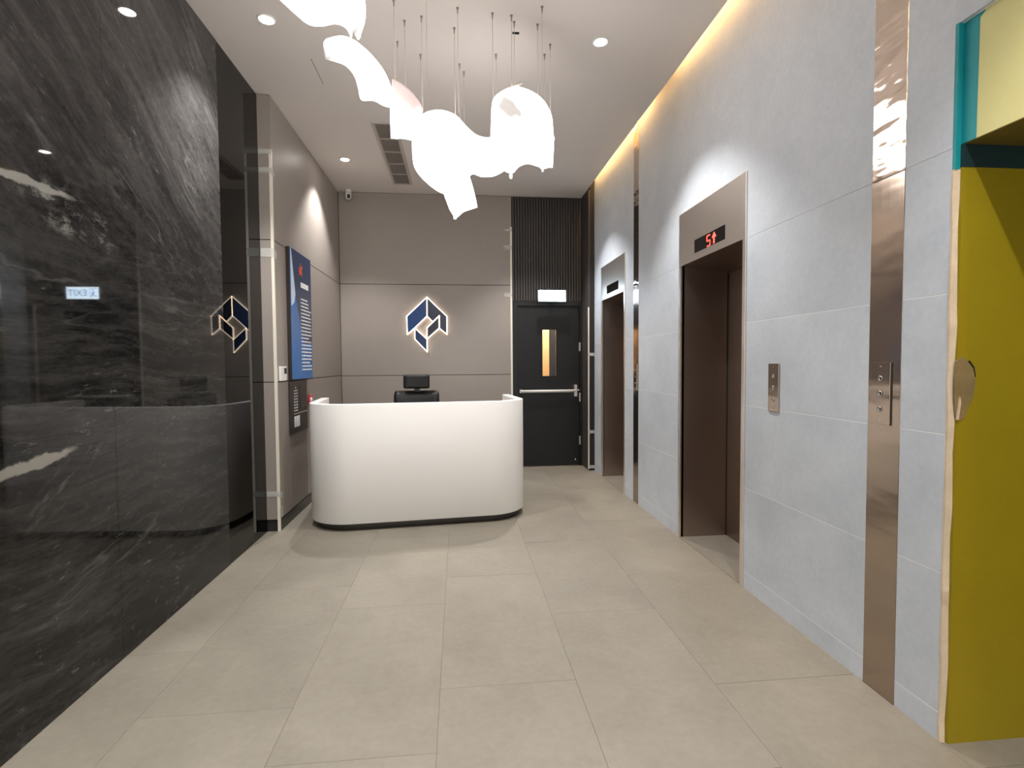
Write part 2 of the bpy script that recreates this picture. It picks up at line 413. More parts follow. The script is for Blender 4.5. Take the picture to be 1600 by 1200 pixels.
# the recess beyond the opening
box('recess_wall', BX+.9, BX+.95, YF, 1.742, 0, 2.18, M['yellow'], WR)

# ================================================================ LEFT WALL
WL = sroot('wall_left', (LX, 0, 0))
y = 3.868
while y > YF:
    box('marble_slab', LX-.02, LX, max(y-1.2, YF)+.0006, y-.0006, .002, HC-.003, M['marble'], WL, bev=.0012); y -= 1.2
box('black_glass_panel', LX-.02, LX-.002, 3.870, 4.62, .002, HC-.003, M['blackglass'], WL, bev=.001)
box('wall_core', LX-.1, LX-.021, YF, BY+.1, 0, HC, M['seam'], WL)
box('panel_backing', LX-.021, GX-.012, 4.606, BY, .0, HC-.001, M['seam'], WL)
def gpan(y0, y1, z0, z1):
    box('wall_panel', GX-.012, GX, y0+.003, y1-.003, z0+.0035, z1-.0035, M['taupe'], WL, bev=.001)
gpan(4.597, 4.90, .1, 1.268); gpan(4.90, 5.45, .1, 1.268); gpan(5.45, 7.065, .1, 1.268)
gpan(4.597, 7.065, 1.268, 2.452); gpan(4.597, 7.065, 2.452, HC-.002)
for a, b in ((.1, 1.268), (1.268, 2.452), (2.452, HC-.002)):
    box('end_panel', LX-.002, GX-.0125, 4.597, 4.607, a+.0035, b-.0035, M['taupe'], WL, bev=.001)
bb = box('baseboard_left', GX-.010, GX+.002, 4.600, BY, .0, .098, M['base'], None, bev=.001); struct(bb)

# ================================================================ BACK WALL
WB = sroot('wall_back', (0, BY, 0))
box('wall_core', LX, .72, BY+.012, BY+.1, 0, HC, M['seam'], WB)
def bpan(x0, x1, z0, z1): box('wall_panel', x0+.003, x1-.003, BY, BY+.012, z0+.0035, z1-.0035, M['taupe'], WB, bev=.001)
for a, b in ((.1, 1.262), (1.262, 2.455), (2.455, HC-.002)): bpan(GX+.002, .722, a, b)
bs = box('baseboard_back', GX+.002, .72, BY-.004, BY+.01, 0, .098, M['base'], None, bev=.001); struct(bs)
# slatted dark zone over the fire door, and its return
DT = 2.245
box('slat_backing', .722, 1.70, BY+.030, BY+.1, DT, HC, M['slatback'], WB)
box('slat_backing', 1.703, 1.77, 6.72, BY+.1, 0, HC+.2, M['slatback'], WB)
sm = boxmesh(.024, .022, HC-DT-.004, .002, 1); sm.materials.append(M['slat'])
x = .742
while x < 1.68:
    o = bpy.data.objects.new('slat', sm); COL.objects.link(o); o.parent = WB; o.location = (x, .019, (DT+HC)/2); x += .0365
sm2 = boxmesh(.022, .024, HC-.004, .002, 1); sm2.materials.append(M['slat'])
y = 6.735
while y < BY+.01:
    o = bpy.data.objects.new('slat', sm2); COL.objects.link(o); o.parent = WB; o.location = (1.692, y-BY, HC/2); y += .0365

# ---- fire door
D1 = sroot('door_1', (1.222, BY, 0))
DX0, DX1, DZ = .800, 1.640, 2.178
fy0, fy1 = BY+.005, BY+.10
multibox('door_frame', [(.722, DX0-.004, fy0, fy1, 0, DT-.002), (DX1+.004, 1.69, fy0, fy1, 0, DT-.002), (DX0-.004, DX1+.004, fy0, fy1, DZ+.004, DT-.002)], M['black'], D1)
wx0, wx1, wz0, wz1 = 1.132, 1.325, 1.232, 1.866
multibox('door_leaf', [(DX0, wx0, BY+.03, BY+.075, .008, DZ), (wx1, DX1, BY+.03, BY+.075, .008, DZ), (wx0, wx1, BY+.03, BY+.075, .008, wz0), (wx0, wx1, BY+.03, BY+.075, wz1, DZ)], M['blackdoor'], D1)
multibox('window_frame', [(wx0-.012, wx0+.004, BY+.024, BY+.032, wz0-.012, wz1+.012), (wx1-.004, wx1+.012, BY+.024, BY+.032, wz0-.012, wz1+.012), (wx0, wx1, BY+.024, BY+.032, wz0-.012, wz0+.004), (wx0, wx1, BY+.024, BY+.032, wz1-.004, wz1+.012)], M['black'], D1)
box('window_pane', wx0+.004, wx1-.004, BY+.05, BY+.054, wz0+.004, wz1-.004, M['glass'], D1)
bar = tube('push_bar', (.83, BY-.045, 1.032), (1.575, BY-.045, 1.032), .020, M['white'], D1, 16)
box('bar_bracket', .815, .85, BY-.05, BY+.03, 1.010, 1.054, M['housing'], D1, bev=.004)
box('bar_bracket', 1.555, 1.60, BY-.06, BY+.03, .955, 1.115, M['steel'], D1, bev=.006)
for z in (1.63, .94, .35):
    box('hinge', DX1-.004, DX1+.018, BY+.002, BY+.03, z-.06, z+.06, M['steel'], D1, bev=.003)
tube('lever_spindle', (1.60, BY-.03, 1.04), (1.64, BY-.03, 1.04), .012, M['steel'], D1)
lathe('door_stop', [(0, -.03), (.012, -.03), (.014, -.01), (.014, .0), (0, .0)], M['chrome'], D1, 12, 'y', (1.585, BY+.03, .085))
multibox('door_stop_strip', [(DX0-.02, DX0+.02, BY+.0765, BY+.098, 0, DZ), (DX1-.02, DX1+.02, BY+.0765, BY+.098, 0, DZ), (DX0-.02, DX1+.02, BY+.0765, BY+.098, DZ-.02, DZ+.03)], M['black'], D1)
# stairwell seen through the door's window
ST = sroot('wall_stairwell', (1.2, 8.0, 0))
multibox('stair_walls', [(.6, 1.47, 8.5, 8.55, 0, 2.8), (.55, .6, BY+.15, 8.55, 0, 2.8), (.6, 2.2, BY+.15, 8.55, 2.8, 2.85)], M['tan'], ST)
multibox('stair_dark', [(1.47, 2.2, 8.5, 8.55, 0, 2.8), (2.15, 2.2, BY+.15, 8.55, 0, 2.8), (.6, 2.2, BY+.7, 8.55, -.05, 0)], M['dark'], ST)
sl = bpy.data.lights.new('stairwell_lamp', 'POINT'); sl.energy = 75; sl.color = (1, .86, .66); sl.shadow_soft_size = .1
slo = bpy.data.objects.new('stairwell_lamp', sl); COL.objects.link(slo); slo.location = (0.1-.2, .0, 2.5); slo.parent = ST

# wall behind the camera
fw = box('wall_front', LX-.1, 2.8, YF-.05, YF, 0, 3.95, M['white_wall']); struct(fw)

# ================================================================ LIGHT: downlights
def downlight(x, y, label, power=1.0):
    t = thing('downlight', (x, y, HC), label, 'downlight', 'recessed ceiling downlights')
    lathe('rim', [(.044, -.001), (.046, -.006), (.058, -.004), (.060, 0), (.044, 0.0)], M['white'], t, 28, 'z', (x, y, HC))
    lathe('lens', [(0, -.0035), (.040, -.0030), (.0445, -.001), (0, -.0005)], M['lens'], t, 24, 'z', (x, y, HC))
    L = bpy.data.lights.new('downlight_beam', 'SPOT'); L.energy = DOWN_W*power; L.color = DOWN_COL
    L.spot_size = math.radians(97); L.spot_blend = .55; L.shadow_soft_size = .03
    o = bpy.data.objects.new('downlight_beam', L); COL.objects.link(o); o.parent = t; o.location = (0, 0, -.012)
    return t
downlight(-1.205, 3.62, 'round white downlight in the ceiling beside the marble, near the top edge on the left')
downlight(1.003, 3.66, 'round white downlight in the ceiling right of the hanging wires, toward the lift wall', .92)
downlight(-1.202, 5.96, 'small round downlight in the ceiling near the security camera and the back left corner', .8)
downlight(0.985, 6.00, 'small round downlight just below the right end of the glowing chandelier sheet')
downlight(-1.205, 1.30, 'ceiling downlight over the black marble wall outside the picture', .8)
downlight(1.003, 0.72, 'ceiling downlight by the yellow opening outside the picture', 1.0)
downlight(-1.205, -1.0, 'ceiling downlight by the marble behind the camera', .8)
downlight(1.003, -1.0, 'ceiling downlight on the right behind the camera', .8)

# cove LED strips
for a, b, lab in ((YF+.3, 4.15, 'long warm LED strip hidden in the ceiling cove along the lift wall, nearer run'), (4.66, 6.66, 'short warm LED strip hidden in the ceiling cove along the lift wall, far run')):
    t = thing('led_strip', (1.70, (a+b)/2, HC+.24), lab, 'light strip')
    box('strip_channel', 1.690, 1.712, a, b, HC+.228, HC+.24, M['white'], t)
    box('strip_diffuser', 1.692, 1.710, a+.005, b-.005, HC+.222, HC+.2285, M['led'], t, bev=.001)

# ================================================================ CHANDELIER
CH = thing('chandelier', (-.05, 3.3, HC), 'glowing chandelier of wavy white acrylic sheets hung on thin wires from the ceiling', 'chandelier')
def spline(P, n):
    out = []; m = len(P)
    for i in range(n):
        u = i/(n-1)*(m-1); k = min(int(u), m-2); f = u-k
        p0, p1, p2, p3 = (Vector(P[max(k-1, 0)]), Vector(P[k]), Vector(P[k+1]), Vector(P[min(k+2, m-1)]))
        out.append(.5*((2*p1) + (p2-p0)*f + (2*p0-5*p1+4*p2-p3)*f*f + (3*p1-p0-3*p2+p3)*f**3))
    return out
def sheet(top, bot, bulge, m=None, nu=40, nv=12, thick=.006, wave=0.0, sweep=0.0):
    A, B = spline(top, nu), spline(bot, nu); o0 = wloc(CH); vs, fs = [], []
    for i in range(nu):
        s = i/(nu-1)
        for j in range(nv):
            t = j/(nv-1); p = A[i].lerp(B[i], t)
            dy = -bulge*math.sin(math.pi*t) + wave*math.sin(2*math.pi*s)*math.sin(math.pi*t) - sweep*math.sin(math.pi*s)
            vs.append(p + Vector((0, dy, 0)) - o0)
    for i in range(nu-1):
        for j in range(nv-1):
            a = i*nv+j; fs.append((a, a+nv, a+nv+1, a+1))
    o = mesh_obj('light_sheet', vs, fs, m or M['sheet'], CH, True)
    md = o.modifiers.new('thickness', 'SOLIDIFY'); md.thickness = thick; md.offset = 0
    return o
sheet([(-0.873,2.55,3.258),(-0.761,2.592,3.274),(-0.629,2.633,3.279),(-0.52,2.675,3.292),(-0.45,2.717,3.229),(-0.446,2.758,3.139),(-0.487,2.8,3.056)],
      [(-0.822,2.55,3.099),(-0.752,2.592,3.051),(-0.687,2.633,3.017),(-0.638,2.675,3.037),(-0.581,2.717,3.078),(-0.538,2.758,3.085),(-0.521,2.8,3.067)], .05, wave=.03)
sheet([(-0.648,2.9,3.101),(-0.611,2.944,3.152),(-0.563,2.988,3.171),(-0.51,3.031,3.158),(-0.453,3.075,3.124),(-0.407,3.119,3.08),(-0.377,3.162,3.026),(-0.358,3.206,2.976),(-0.356,3.25,2.945)],
      [(-0.676,2.9,3.008),(-0.633,2.944,3.021),(-0.586,2.988,3.024),(-0.551,3.031,2.995),(-0.539,3.075,2.952),(-0.531,3.119,2.911),(-0.47,3.162,2.931),(-0.418,3.206,2.925),(-0.379,3.25,2.937)], .07)
sheet([(-0.386,3.36,3.16),(-0.346,3.40,3.162),(-0.283,3.435,3.13),(-0.235,3.472,3.087),(-0.21,3.51,3.046)],
      [(-0.384,3.35,2.99),(-0.35,3.37,2.975),(-0.30,3.385,2.97),(-0.25,3.40,2.985),(-0.215,3.49,3.02)], .02, M['sheet_dim'])
sheet([(-0.389,3.35,3.05),(-0.353,3.36,3.01),(-0.30,3.385,2.985),(-0.25,3.41,2.985),(-0.212,3.49,3.04)],
      [(-0.397,3.35,2.798),(-0.367,3.365,2.803),(-0.323,3.385,2.813),(-0.275,3.42,2.822),(-0.236,3.47,2.875)], .05)
sheet([(-0.248,3.4,2.911),(-0.218,3.425,2.963),(-0.163,3.45,3.0),(-0.083,3.475,3.015),(-0.001,3.5,2.997),(0.056,3.525,2.953),(0.119,3.55,2.913),(0.184,3.575,2.909),(0.246,3.6,2.93)],
      [(-0.271,3.4,2.729),(-0.258,3.425,2.644),(-0.201,3.45,2.57),(-0.097,3.475,2.5),(0.01,3.5,2.506),(0.091,3.525,2.636),(0.163,3.55,2.639),(0.242,3.575,2.658),(0.313,3.6,2.707)], .10, sweep=.05)
sheet([(-0.151,3.3,2.62),(-0.033,3.333,2.66),(0.034,3.367,2.66),(0.062,3.4,2.64)],
      [(-0.045,3.3,2.36),(-0.008,3.333,2.32),(0.042,3.367,2.366),(0.13,3.4,2.406)], .06)
sheet([(0.229,3.45,3.017),(0.241,3.45,3.097),(0.304,3.47,3.153),(0.385,3.5,3.189),(0.49,3.56,3.197),(0.585,3.63,3.183),(0.652,3.7,3.139),(0.678,3.75,3.097)],
      [(0.219,3.45,2.805),(0.251,3.45,2.725),(0.287,3.47,2.662),(0.355,3.5,2.64),(0.409,3.56,2.706),(0.485,3.63,2.756),(0.587,3.7,2.768),(0.677,3.75,2.798)], .04, sweep=.06)
sheet([(-1.02,2.0,3.36),(-.93,2.08,3.44),(-.80,2.16,3.45),(-.70,2.24,3.40),(-.66,2.32,3.33)],
      [(-1.00,2.0,3.12),(-.90,2.08,3.08),(-.80,2.16,3.12),(-.72,2.24,3.10),(-.68,2.32,3.16)], .06, wave=.03)  # unseen sheet, added above the view for more light
sheet([(-.60,1.75,3.38),(-.50,1.80,3.46),(-.36,1.86,3.44),(-.26,1.95,3.38),(-.24,2.05,3.32)],
      [(-.62,1.75,3.12),(-.50,1.80,3.06),(-.38,1.86,3.10),(-.27,1.95,3.08),(-.22,2.05,3.14)], .06, wave=-.03)  # second added sheet out of view, also there to brighten the room
wires = [(-.93,2.08,3.43),(-.70,2.24,3.39),(-.5,1.80,3.45),(-.26,1.95,3.37),(-.37,3.363,3.15),(-.324,3.552,3.13),(-.395,3.784,3.1),(.018,3.398,2.99),(-.004,3.60,2.98),(.031,4.019,2.95),(.292,3.874,3.13),(.384,3.5,3.18),
         (.542,3.339,3.17),(.54,3.513,3.17),(.641,3.843,3.12),(-.212,3.50,3.05),(-.248,3.922,3.0),(.065,4.12,2.93),(.238,3.43,3.05),(-.16,3.1,2.98),(-.5,2.95,3.15),(-.45,2.72,3.2),(-.75,2.6,3.25),(.66,3.72,3.11),(.36,3.44,3.18)]
wires = [(x, y, z) for x, y, z in wires]
for x, y, z in wires:
    tube('wire', (x, y, HC-.004), (x, y, z), .0016, M['wire'], CH, 6)
    lathe('wire_gripper', [(0, -.040), (.0025, -.040), (.004, -.022), (.005, -.006), (.009, -.004), (.009, 0), (0, 0)], M['clip'], CH, 10, 'z', (x, y, HC))
# bright end fittings of the sheets and one bent bracket
for x, y, z in ((-.012, 3.33, 2.325), (.355, 3.49, 2.64), (.60, 3.70, 2.762), (.683, 3.75, 3.0)):
    lathe('end_fitting', [(0, -.016), (.008, -.014), (.010, 0), (.008, .012), (0, .014)], M['sheet'], CH, 10, 'z', (x, y, z))
tube('bracket', (.375, 3.47, 3.205), (.43, 3.50, 3.245), .009, M['wire'], CH, 8)

# ================================================================ AIR VENT
AV = thing('air_vent', (-.66, 5.86, HC), 'long pale slotted air grille in the ceiling behind the chandelier', 'air vent')
ax0, ax1, ay0, ay1 = -.775, -.545, 5.02, 6.70
box('grille_back', ax0+.02, ax1-.02, ay0+.02, ay1-.02, HC-.002, HC-.0005, M['grille_back'], AV)
multibox('grille_frame', [(ax0, ax0+.028, ay0, ay1, HC-.012, HC), (ax1-.028, ax1, ay0, ay1, HC-.012, HC), (ax0+.028, ax1-.028, ay0, ay0+.028, HC-.012, HC), (ax0+.028, ax1-.028, ay1-.028, ay1, HC-.012, HC)], M['grille'], AV, bev=.002)
gm = boxmesh(.0045, ay1-ay0-.056, .008, .0008, 1); gm.materials.append(M['grille'])
for k in range(13):
    o = bpy.data.objects.new('slat', gm); COL.objects.link(o); o.parent = AV
    o.location = Vector((ax0+.036+k*(ax1-ax0-.072)/12, (ay0+ay1)/2, HC-.007)) - wloc(AV)
for k in range(1, 5):
    yy = ay0 + .028 + k*(ay1-ay0-.056)/5
    box('cross_bar', ax0+.028, ax1-.028, yy-.008, yy+.008, HC-.0115, HC-.004, M['grille'], AV)

# ================================================================ SECURITY CAMERA
SCm = thing('security_camera', (-1.375, BY-.09, HC), 'small white dome-ended security camera under the ceiling in the back left corner', 'camera')
lathe('mount', [(0, -.03), (.036, -.03), (.042, -.02), (.042, 0), (0, 0)], M['white'], SCm, 20, 'z', (-1.375, BY-.09, HC))
lathe('body', [(0, -.125), (.018, -.122), (.033, -.110), (.040, -.09), (.041, -.03), (0, -.03)], M['white'], SCm, 24, 'z', (-1.375, BY-.09, HC))
lathe('lens', [(0, -.013), (.012, -.012), (.018, -.006), (.020, .003), (0, .004)], M['display'], SCm, 16, 'y', (-1.362, BY-.128, HC-.088))
box('lens_visor', -1.378, -1.346, BY-.132, BY-.118, HC-.118, HC-.066, M['black'], SCm, bev=.006)

# ================================================================ ELEVATORS
def elevator(y0, y1, label, cat='elevator', digits=False):
    T = thing('elevator', (RX, (y0+y1)/2, 0), label, cat, 'lift doorways')
    fx = RX-.006; xi = 2.155; ia, ib = y0+.035, y1-.028; zt, zb = 2.573, 2.168
    box('header', fx, RX+.02, y0, y1, zb, zt, M['steel'], T, bev=.0015)
    box('side_frame', fx-.002, RX+.03, y0, ia, .0, zt, M['steel'], T, bev=.0015)
    box('side_frame', fx, RX+.03, ib, y1, .0, zb, M['steel'], T, bev=.0015)
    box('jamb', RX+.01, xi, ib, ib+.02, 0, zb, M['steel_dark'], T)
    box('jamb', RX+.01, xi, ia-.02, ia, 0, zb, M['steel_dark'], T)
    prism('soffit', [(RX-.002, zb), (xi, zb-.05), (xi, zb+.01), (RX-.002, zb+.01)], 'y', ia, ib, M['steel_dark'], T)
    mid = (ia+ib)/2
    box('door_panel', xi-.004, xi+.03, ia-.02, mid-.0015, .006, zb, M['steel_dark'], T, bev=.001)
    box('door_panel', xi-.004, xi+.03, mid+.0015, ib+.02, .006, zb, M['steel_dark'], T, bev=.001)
    box('sill', RX+.002, xi+.03, ia-.01, ib+.01, -.004, .0025, M['floor'], T)
    box('shaft_back', xi+.03, xi+.04, ia-.03, ib+.03, 0, zb, M['dark'], T)
    box('door_gap', xi-.006, xi-.0035, ib-.009, ib+.001, .003, zb-.05, M['dark'], T)
    # display
    dy0, dy1 = (y0+y1)/2-.238, (y0+y1)/2+.214
    d = box('display', fx-.002, fx+.002, dy0, dy1, 2.22, 2.316, M['display'], T, bev=.0015)
    if digits:
        cy, cz, sy, sz, th = 3.572, 2.262, .023, .036, .0075
        seg = [('h', 1), ('v', 'ul'), ('h', 0), ('v', 'lr'), ('h', -1)]
        X0, X1 = fx-.0035, fx-.0018; bx = []
        for k, v in seg:
            if k == 'h': bx.append((X0, X1, cy-sy, cy+sy, cz+v*sz-th/2, cz+v*sz+th/2))
            elif v == 'ul': bx.append((X0, X1, cy+sy-th/2, cy+sy+th/2, cz, cz+sz))     # left as seen from the lobby = larger y
            else: bx.append((X0, X1, cy-sy-th/2, cy-sy+th/2, cz-sz, cz))
        o = multibox('floor_digit', bx, M['red_led'], T); o.parent = d; o.location = wloc(T)-wloc(d)
        ay = 3.492; pts = [(ay, 2.312-.008), (ay+.030, 2.268), (ay+.009, 2.268), (ay+.009, 2.226), (ay-.009, 2.226), (ay-.009, 2.268), (ay-.030, 2.268)]
        o = prism('up_arrow', pts, 'x', X0, X1, M['red_led'], T); o.parent = d; o.location = wloc(T)-wloc(d)
    return T
elevator(3.09, 4.075, 'nearer steel lift doorway with a red 5 and up arrow on its display', digits=True)
elevator(5.445, 6.38, 'farther steel lift doorway beside the black fire door, header reflecting the exit sign')

def call_panel(y0, y1, z0, z1, label, x=RX, m=None):
    T = thing('call_panel', (x, (y0+y1)/2, (z0+z1)/2), label, 'call panel', 'lift call panels')
    box('plate', x-.007, x+.001, y0, y1, z0, z1, m or M['steel_pol'], T, bev=.0012)
    cy = (y0+y1)/2; h = z1-z0
    for fz in (.74, .50, .25):
        b = lathe('button', [(0, -.0045), (.009, -.0045), (.0115, -.003), (.0125, 0), (0, 0)], M['chrome'], T, 16, 'x', (x-.007, cy, z0+h*fz))
    for fz in (.93, .07):
        lathe('screw', [(0, -.0015), (.003, -.0012), (.0036, 0), (0, 0)], M['chrome'], T, 8, 'x', (x-.007, cy, z0+h*fz))
    return T
call_panel(2.742, 2.838, 1.132, 1.401, 'slim steel call panel on grey stone right of the nearer lift')
call_panel(1.985, 2.083, 1.146, 1.407, 'steel call panel set into the nearest steel pilaster', RX-.001)
call_panel(5.07, 5.15, 1.14, 1.40, 'small far call panel on the thin steel pilaster between the two lifts', RX-.001)

# ================================================================ RECEPTION DESK
DR = math.atan2(.0976, .995)
DK = thing('reception_desk', (0.1245*.995-4.58*.0976, 0.1245*.0976+4.58*.995, 0), 'white rounded reception desk with dark plinth under the wall logo', 'desk', rz=DR)
def ushape(hw, rad, front, back, inset, nseg=14):
    """closed outline of a U wall: outer path then inner path; local x right, y back"""
    def path(w, r, f):
        p = [(-w, back), (-w, f+r)]
        p += [(-w+r-r*math.cos(a), f+r-r*math.sin(a)) for a in [math.pi/2*i/nseg for i in range(1, nseg+1)]]
        p += [(w-r+r*math.sin(a), f+r-r*math.cos(a)) for a in [math.pi/2*i/nseg for i in range(0, nseg+1)]]
        p += [(w, back)]
        return p
    return path(hw, rad, front), path(hw-inset, max(rad-inset, .05), front+inset)
def uwall(name, hw, rad, front, back, inset, z0, z1, m, bev=0.0):
    P, Q = ushape(hw, rad, front, back, inset); n = len(P); vs, fs = [], []
    for z in (z0, z1):
        vs += [(x, y, z) for x, y in P] + [(x, y, z) for x, y in Q]
    for i in range(n-1):
        fs += [(i, i+1, 2*n+i+1, 2*n+i), (n+i+1, n+i, 3*n+i, 3*n+i+1), (i+1, i, n+i, n+i+1), (2*n+i, 2*n+i+1, 3*n+i+1, 3*n+i)]
    fs += [(0, 2*n, 3*n, n), (n-1, 2*n-1, 4*n-1, 3*n-1)]
    o = mesh_obj(name, vs, fs, m, DK)
    for p in o.data.polygons: p.use_smooth = abs(p.normal.z) < .5
    b = o.modifiers.new('edge', 'BEVEL'); b.width = .005; b.segments = 2; b.limit_method = 'ANGLE'; b.angle_limit = math.radians(50)
    return o
uwall('desk_shell', .965, .36, 0, 1.0, .075, .062, 1.078, M['desk'])
uwall('plinth', .925, .33, .045, .98, .06, .0, .060, M['plinth'])
# worktop inside
P, Q = ushape(.965, .36, 0, 1.0, .077)
P2 = [(x, min(y, .70)) for x, y in Q]
o = mesh_obj('worktop', [(x, y, .72) for x, y in P2]+[(x, y, .75) for x, y in P2], [tuple(range(len(P2))), tuple(range(2*len(P2)-1, len(P2)-1, -1))]+[(i, (i+1) % len(P2), len(P2)+(i+1) % len(P2), len(P2)+i) for i in range(len(P2))], M['desk'], DK)

# ================================================================ OFFICE CHAIR
OC = thing('office_chair', (-.46, 5.62, 0), 'black high-backed office chair with headrest behind the white desk', 'office chair')
def cushion(name, w, h, t, at, rx, curve, m, parent, r=.04):
    bm = bmesh.new(); nx, nz = 14, 12; 
    def P(u, v, s):
        # rounded rectangle grid mapped to superellipse outline
        x = u*w/2; z = v*h/2
        cx, cz = w/2-r, h/2-r
        if abs(x) > cx and abs(z) > cz:
            dx, dz = abs(x)-cx, abs(z)-cz; d = max(dx, dz); L = math.hypot(dx, dz) or 1
            k = d/L; x = math.copysign(cx+dx*k, x); z = math.copysign(cz+dz*k, z)
        edge = max(abs(u), abs(v)); th = t/2*math.sqrt(max(0, 1-edge**6))
        y = s*th - curve*(u*u) 
        return (x, y, z)
    grid = {}
    for s in (-1, 1):
        for i in range(nx+1):
            for j in range(nz+1):
                u, v = -1+2*i/nx, -1+2*j/nz
                if s == 1 and max(abs(u), abs(v)) > .999: grid[(s, i, j)] = grid[(-1, i, j)]
                else: grid[(s, i, j)] = bm.verts.new(P(u, v, s))
        for i in range(nx):
            for j in range(nz):
                q = [grid[(s, i, j)], grid[(s, i+1, j)], grid[(s, i+1, j+1)], grid[(s, i, j+1)]]
                bm.faces.new(q if s == -1 else q[::-1])
    me = bpy.data.meshes.new(name); bm.to_mesh(me); bm.free()
    o = obj(name, me, m, parent, True); o.location = Vector(at)-wloc(parent); o.rotation_euler = (rx, 0, 0)
    return o
cx, cy = -.46, 5.62
cushion('backrest', .49, .66, .07, (cx, cy+.23, .79), -.12, .05, M['chair'], OC, .035)
cushion('headrest', .285, .155, .06, (cx-.002, cy+.265, 1.218), -.05, .02, M['chair'], OC, .02)
box('headrest_stem', cx-.03, cx+.03, cy+.262, cy+.285, 1.06, 1.20, M['black'], OC, bev=.005)
cushion('seat', .50, .50, .09, (cx, cy-.02, .47), math.pi/2, 0, M['chair'], OC, .07)
box('back_support', cx-.04, cx+.04, cy+.20, cy+.26, .42, .80, M['black'], OC, bev=.01)
box('seat_mechanism', cx-.09, cx+.09, cy-.12, cy+.24, .385, .43, M['black'], OC, bev=.01)
tube('gas_column', (cx, cy, .09), (cx, cy, .40), .028, M['black'], OC, 14)
for s in (-1, 1):
    o = multibox('armrest', [(cx+s*.27-.03, cx+s*.27+.03, cy-.12, cy+.14, .64, .67), (cx+s*.27-.015, cx+s*.27+.015, cy-.02, cy+.04, .42, .645), (cx+min(s*.09, s*.285), cx+max(s*.09, s*.285), cy-.02, cy+.04, .39, .42)], M['black'], OC, bev=.006)
for k in range(5):
    a = 2*math.pi*k/5+.3; ex, ey = cx+.29*math.cos(a), cy+.29*math.sin(a)
    leg = tube('leg', (cx, cy, .105), (ex, ey, .075), .02, M['black'], OC, 10)
    c = lathe('caster', [(0, -.02), (.024, -.02), (.029, -.012), (.029, .012), (.024, .02), (0, .02)], M['black'], OC, 14, 'x', (ex, ey, .0295))
    c.parent = leg; c.location = wloc(OC)-wloc(leg)

# ================================================================ WALL LOGO
LG = thing('wall_logo', (-.408, BY, 1.92), 'blue angular house-shaped logo with glowing white outlines on the back wall', 'logo')
pieces = [([(-.405,2.285),(-.669,2.035),(-.662,1.801),(-.567,1.885),(-.407,2.04)], 'logo_a'),
          ([(-.403,2.285),(-.405,2.04),(-.332,1.965),(-.245,2.045),(-.246,1.880),(-.149,1.800),(-.147,2.035)], 'logo_b'),
          ([(-.407,1.885),(-.250,2.036),(-.251,1.880),(-.408,1.742)], 'logo_c'),
          ([(-.565,1.882),(-.410,1.735),(-.411,1.572),(-.567,1.738)], 'logo_d')]
for pts, mk in pieces:
    pl = prism('logo_plate', pts, 'y', BY-.030, BY-.012, M[mk], LG)
    # glowing rim: a bar along each side
    bm = bmesh.new(); n = len(pts); w = .0052
    cxp = sum(p[0] for p in pts)/n; czp = sum(p[1] for p in pts)/n
    for i in range(n):
        a, b = Vector((pts[i][0], 0, pts[i][1])), Vector((pts[(i+1) % n][0], 0, pts[(i+1) % n][1]))
        d = (b-a).normalized(); nn = Vector((-d.z, 0, d.x)); a2, b2 = a-d*w*.7, b+d*w*.7
        q = [a2-nn*w, b2-nn*w, b2+nn*w, a2+nn*w]; v = []
        for yy in (BY-.034, BY-.003):
            v += [bm.verts.new(Vector((p.x, yy, p.z)) - wloc(LG)) for p in q]
        for f in BOXF: bm.faces.new([v[k] for k in f])
    bmesh.ops.recalc_face_normals(bm, faces=bm.faces)
    me = bpy.data.meshes.new('logo_outline'); bm.to_mesh(me); bm.free(); e = obj('logo_outline', me, M['logo_glow'], pl)

# ================================================================ EXIT SIGN
EX = thing('exit_sign', (1.2255, 6.84, 2.29), 'lit blue-white exit sign on a bracket above the black fire door', 'exit sign')
box('housing', 1.043, 1.408, 6.842, 6.872, 2.215, 2.364, M['housing'], EX, bev=.003)
fc = box('lit_face', 1.047, 1.404, 6.838, 6.843, 2.219, 2.360, M['exit_face'], EX)
box('bracket', 1.21, 1.24, 6.87, BY+.01, 2.29, 2.32, M['housing'], EX)
te = text_mesh('lettering', 'EXIT', .105, M['exit_ink'], fc, Matrix.Translation(Vector((.055, -.0033, -.002))) @ Matrix.Rotation(math.pi/2, 4, 'X'))
# running figure on the left
def fig(parts): return multibox('running_figure', parts, M['exit_ink'], None)
bmf = bmesh.new()
def seg2(a, b, w):
    a, b = Vector((a[0], 0, a[1])), Vector((b[0], 0, b[1])); d = (b-a).normalized(); nn = Vector((-d.z, 0, d.x))*w
    v = []
    for yy in (-.0042, -.0024): v += [bmf.verts.new(p + Vector((0, yy, 0))) for p in (a-nn, b-nn, b+nn, a+nn)]
    for f in BOXF: bmf.faces.new([v[k] for k in f])
for a, b, w in (((-.125,.018),(-.118,-.012),.008), ((-.118,-.012),(-.100,-.030),.005), ((-.100,-.030),(-.104,-.052),.005), ((-.118,-.012),(-.136,-.034),.005), ((-.136,-.034),(-.156,-.036),.005), ((-.125,.016),(-.104,.004),.004), ((-.125,.016),(-.146,.004),.004), ((-.123,.030),(-.121,.044),.009), ((-.085,-.055),(-.085,.055),.003), ((-.085,.055),(-.165,.055),.003)):
    seg2(a, b, w)
bmesh.ops.recalc_face_normals(bmf, faces=bmf.faces)
me = bpy.data.meshes.new('running_figure'); bmf.to_mesh(me); bmf.free(); obj('running_figure', me, M['exit_ink'], fc)

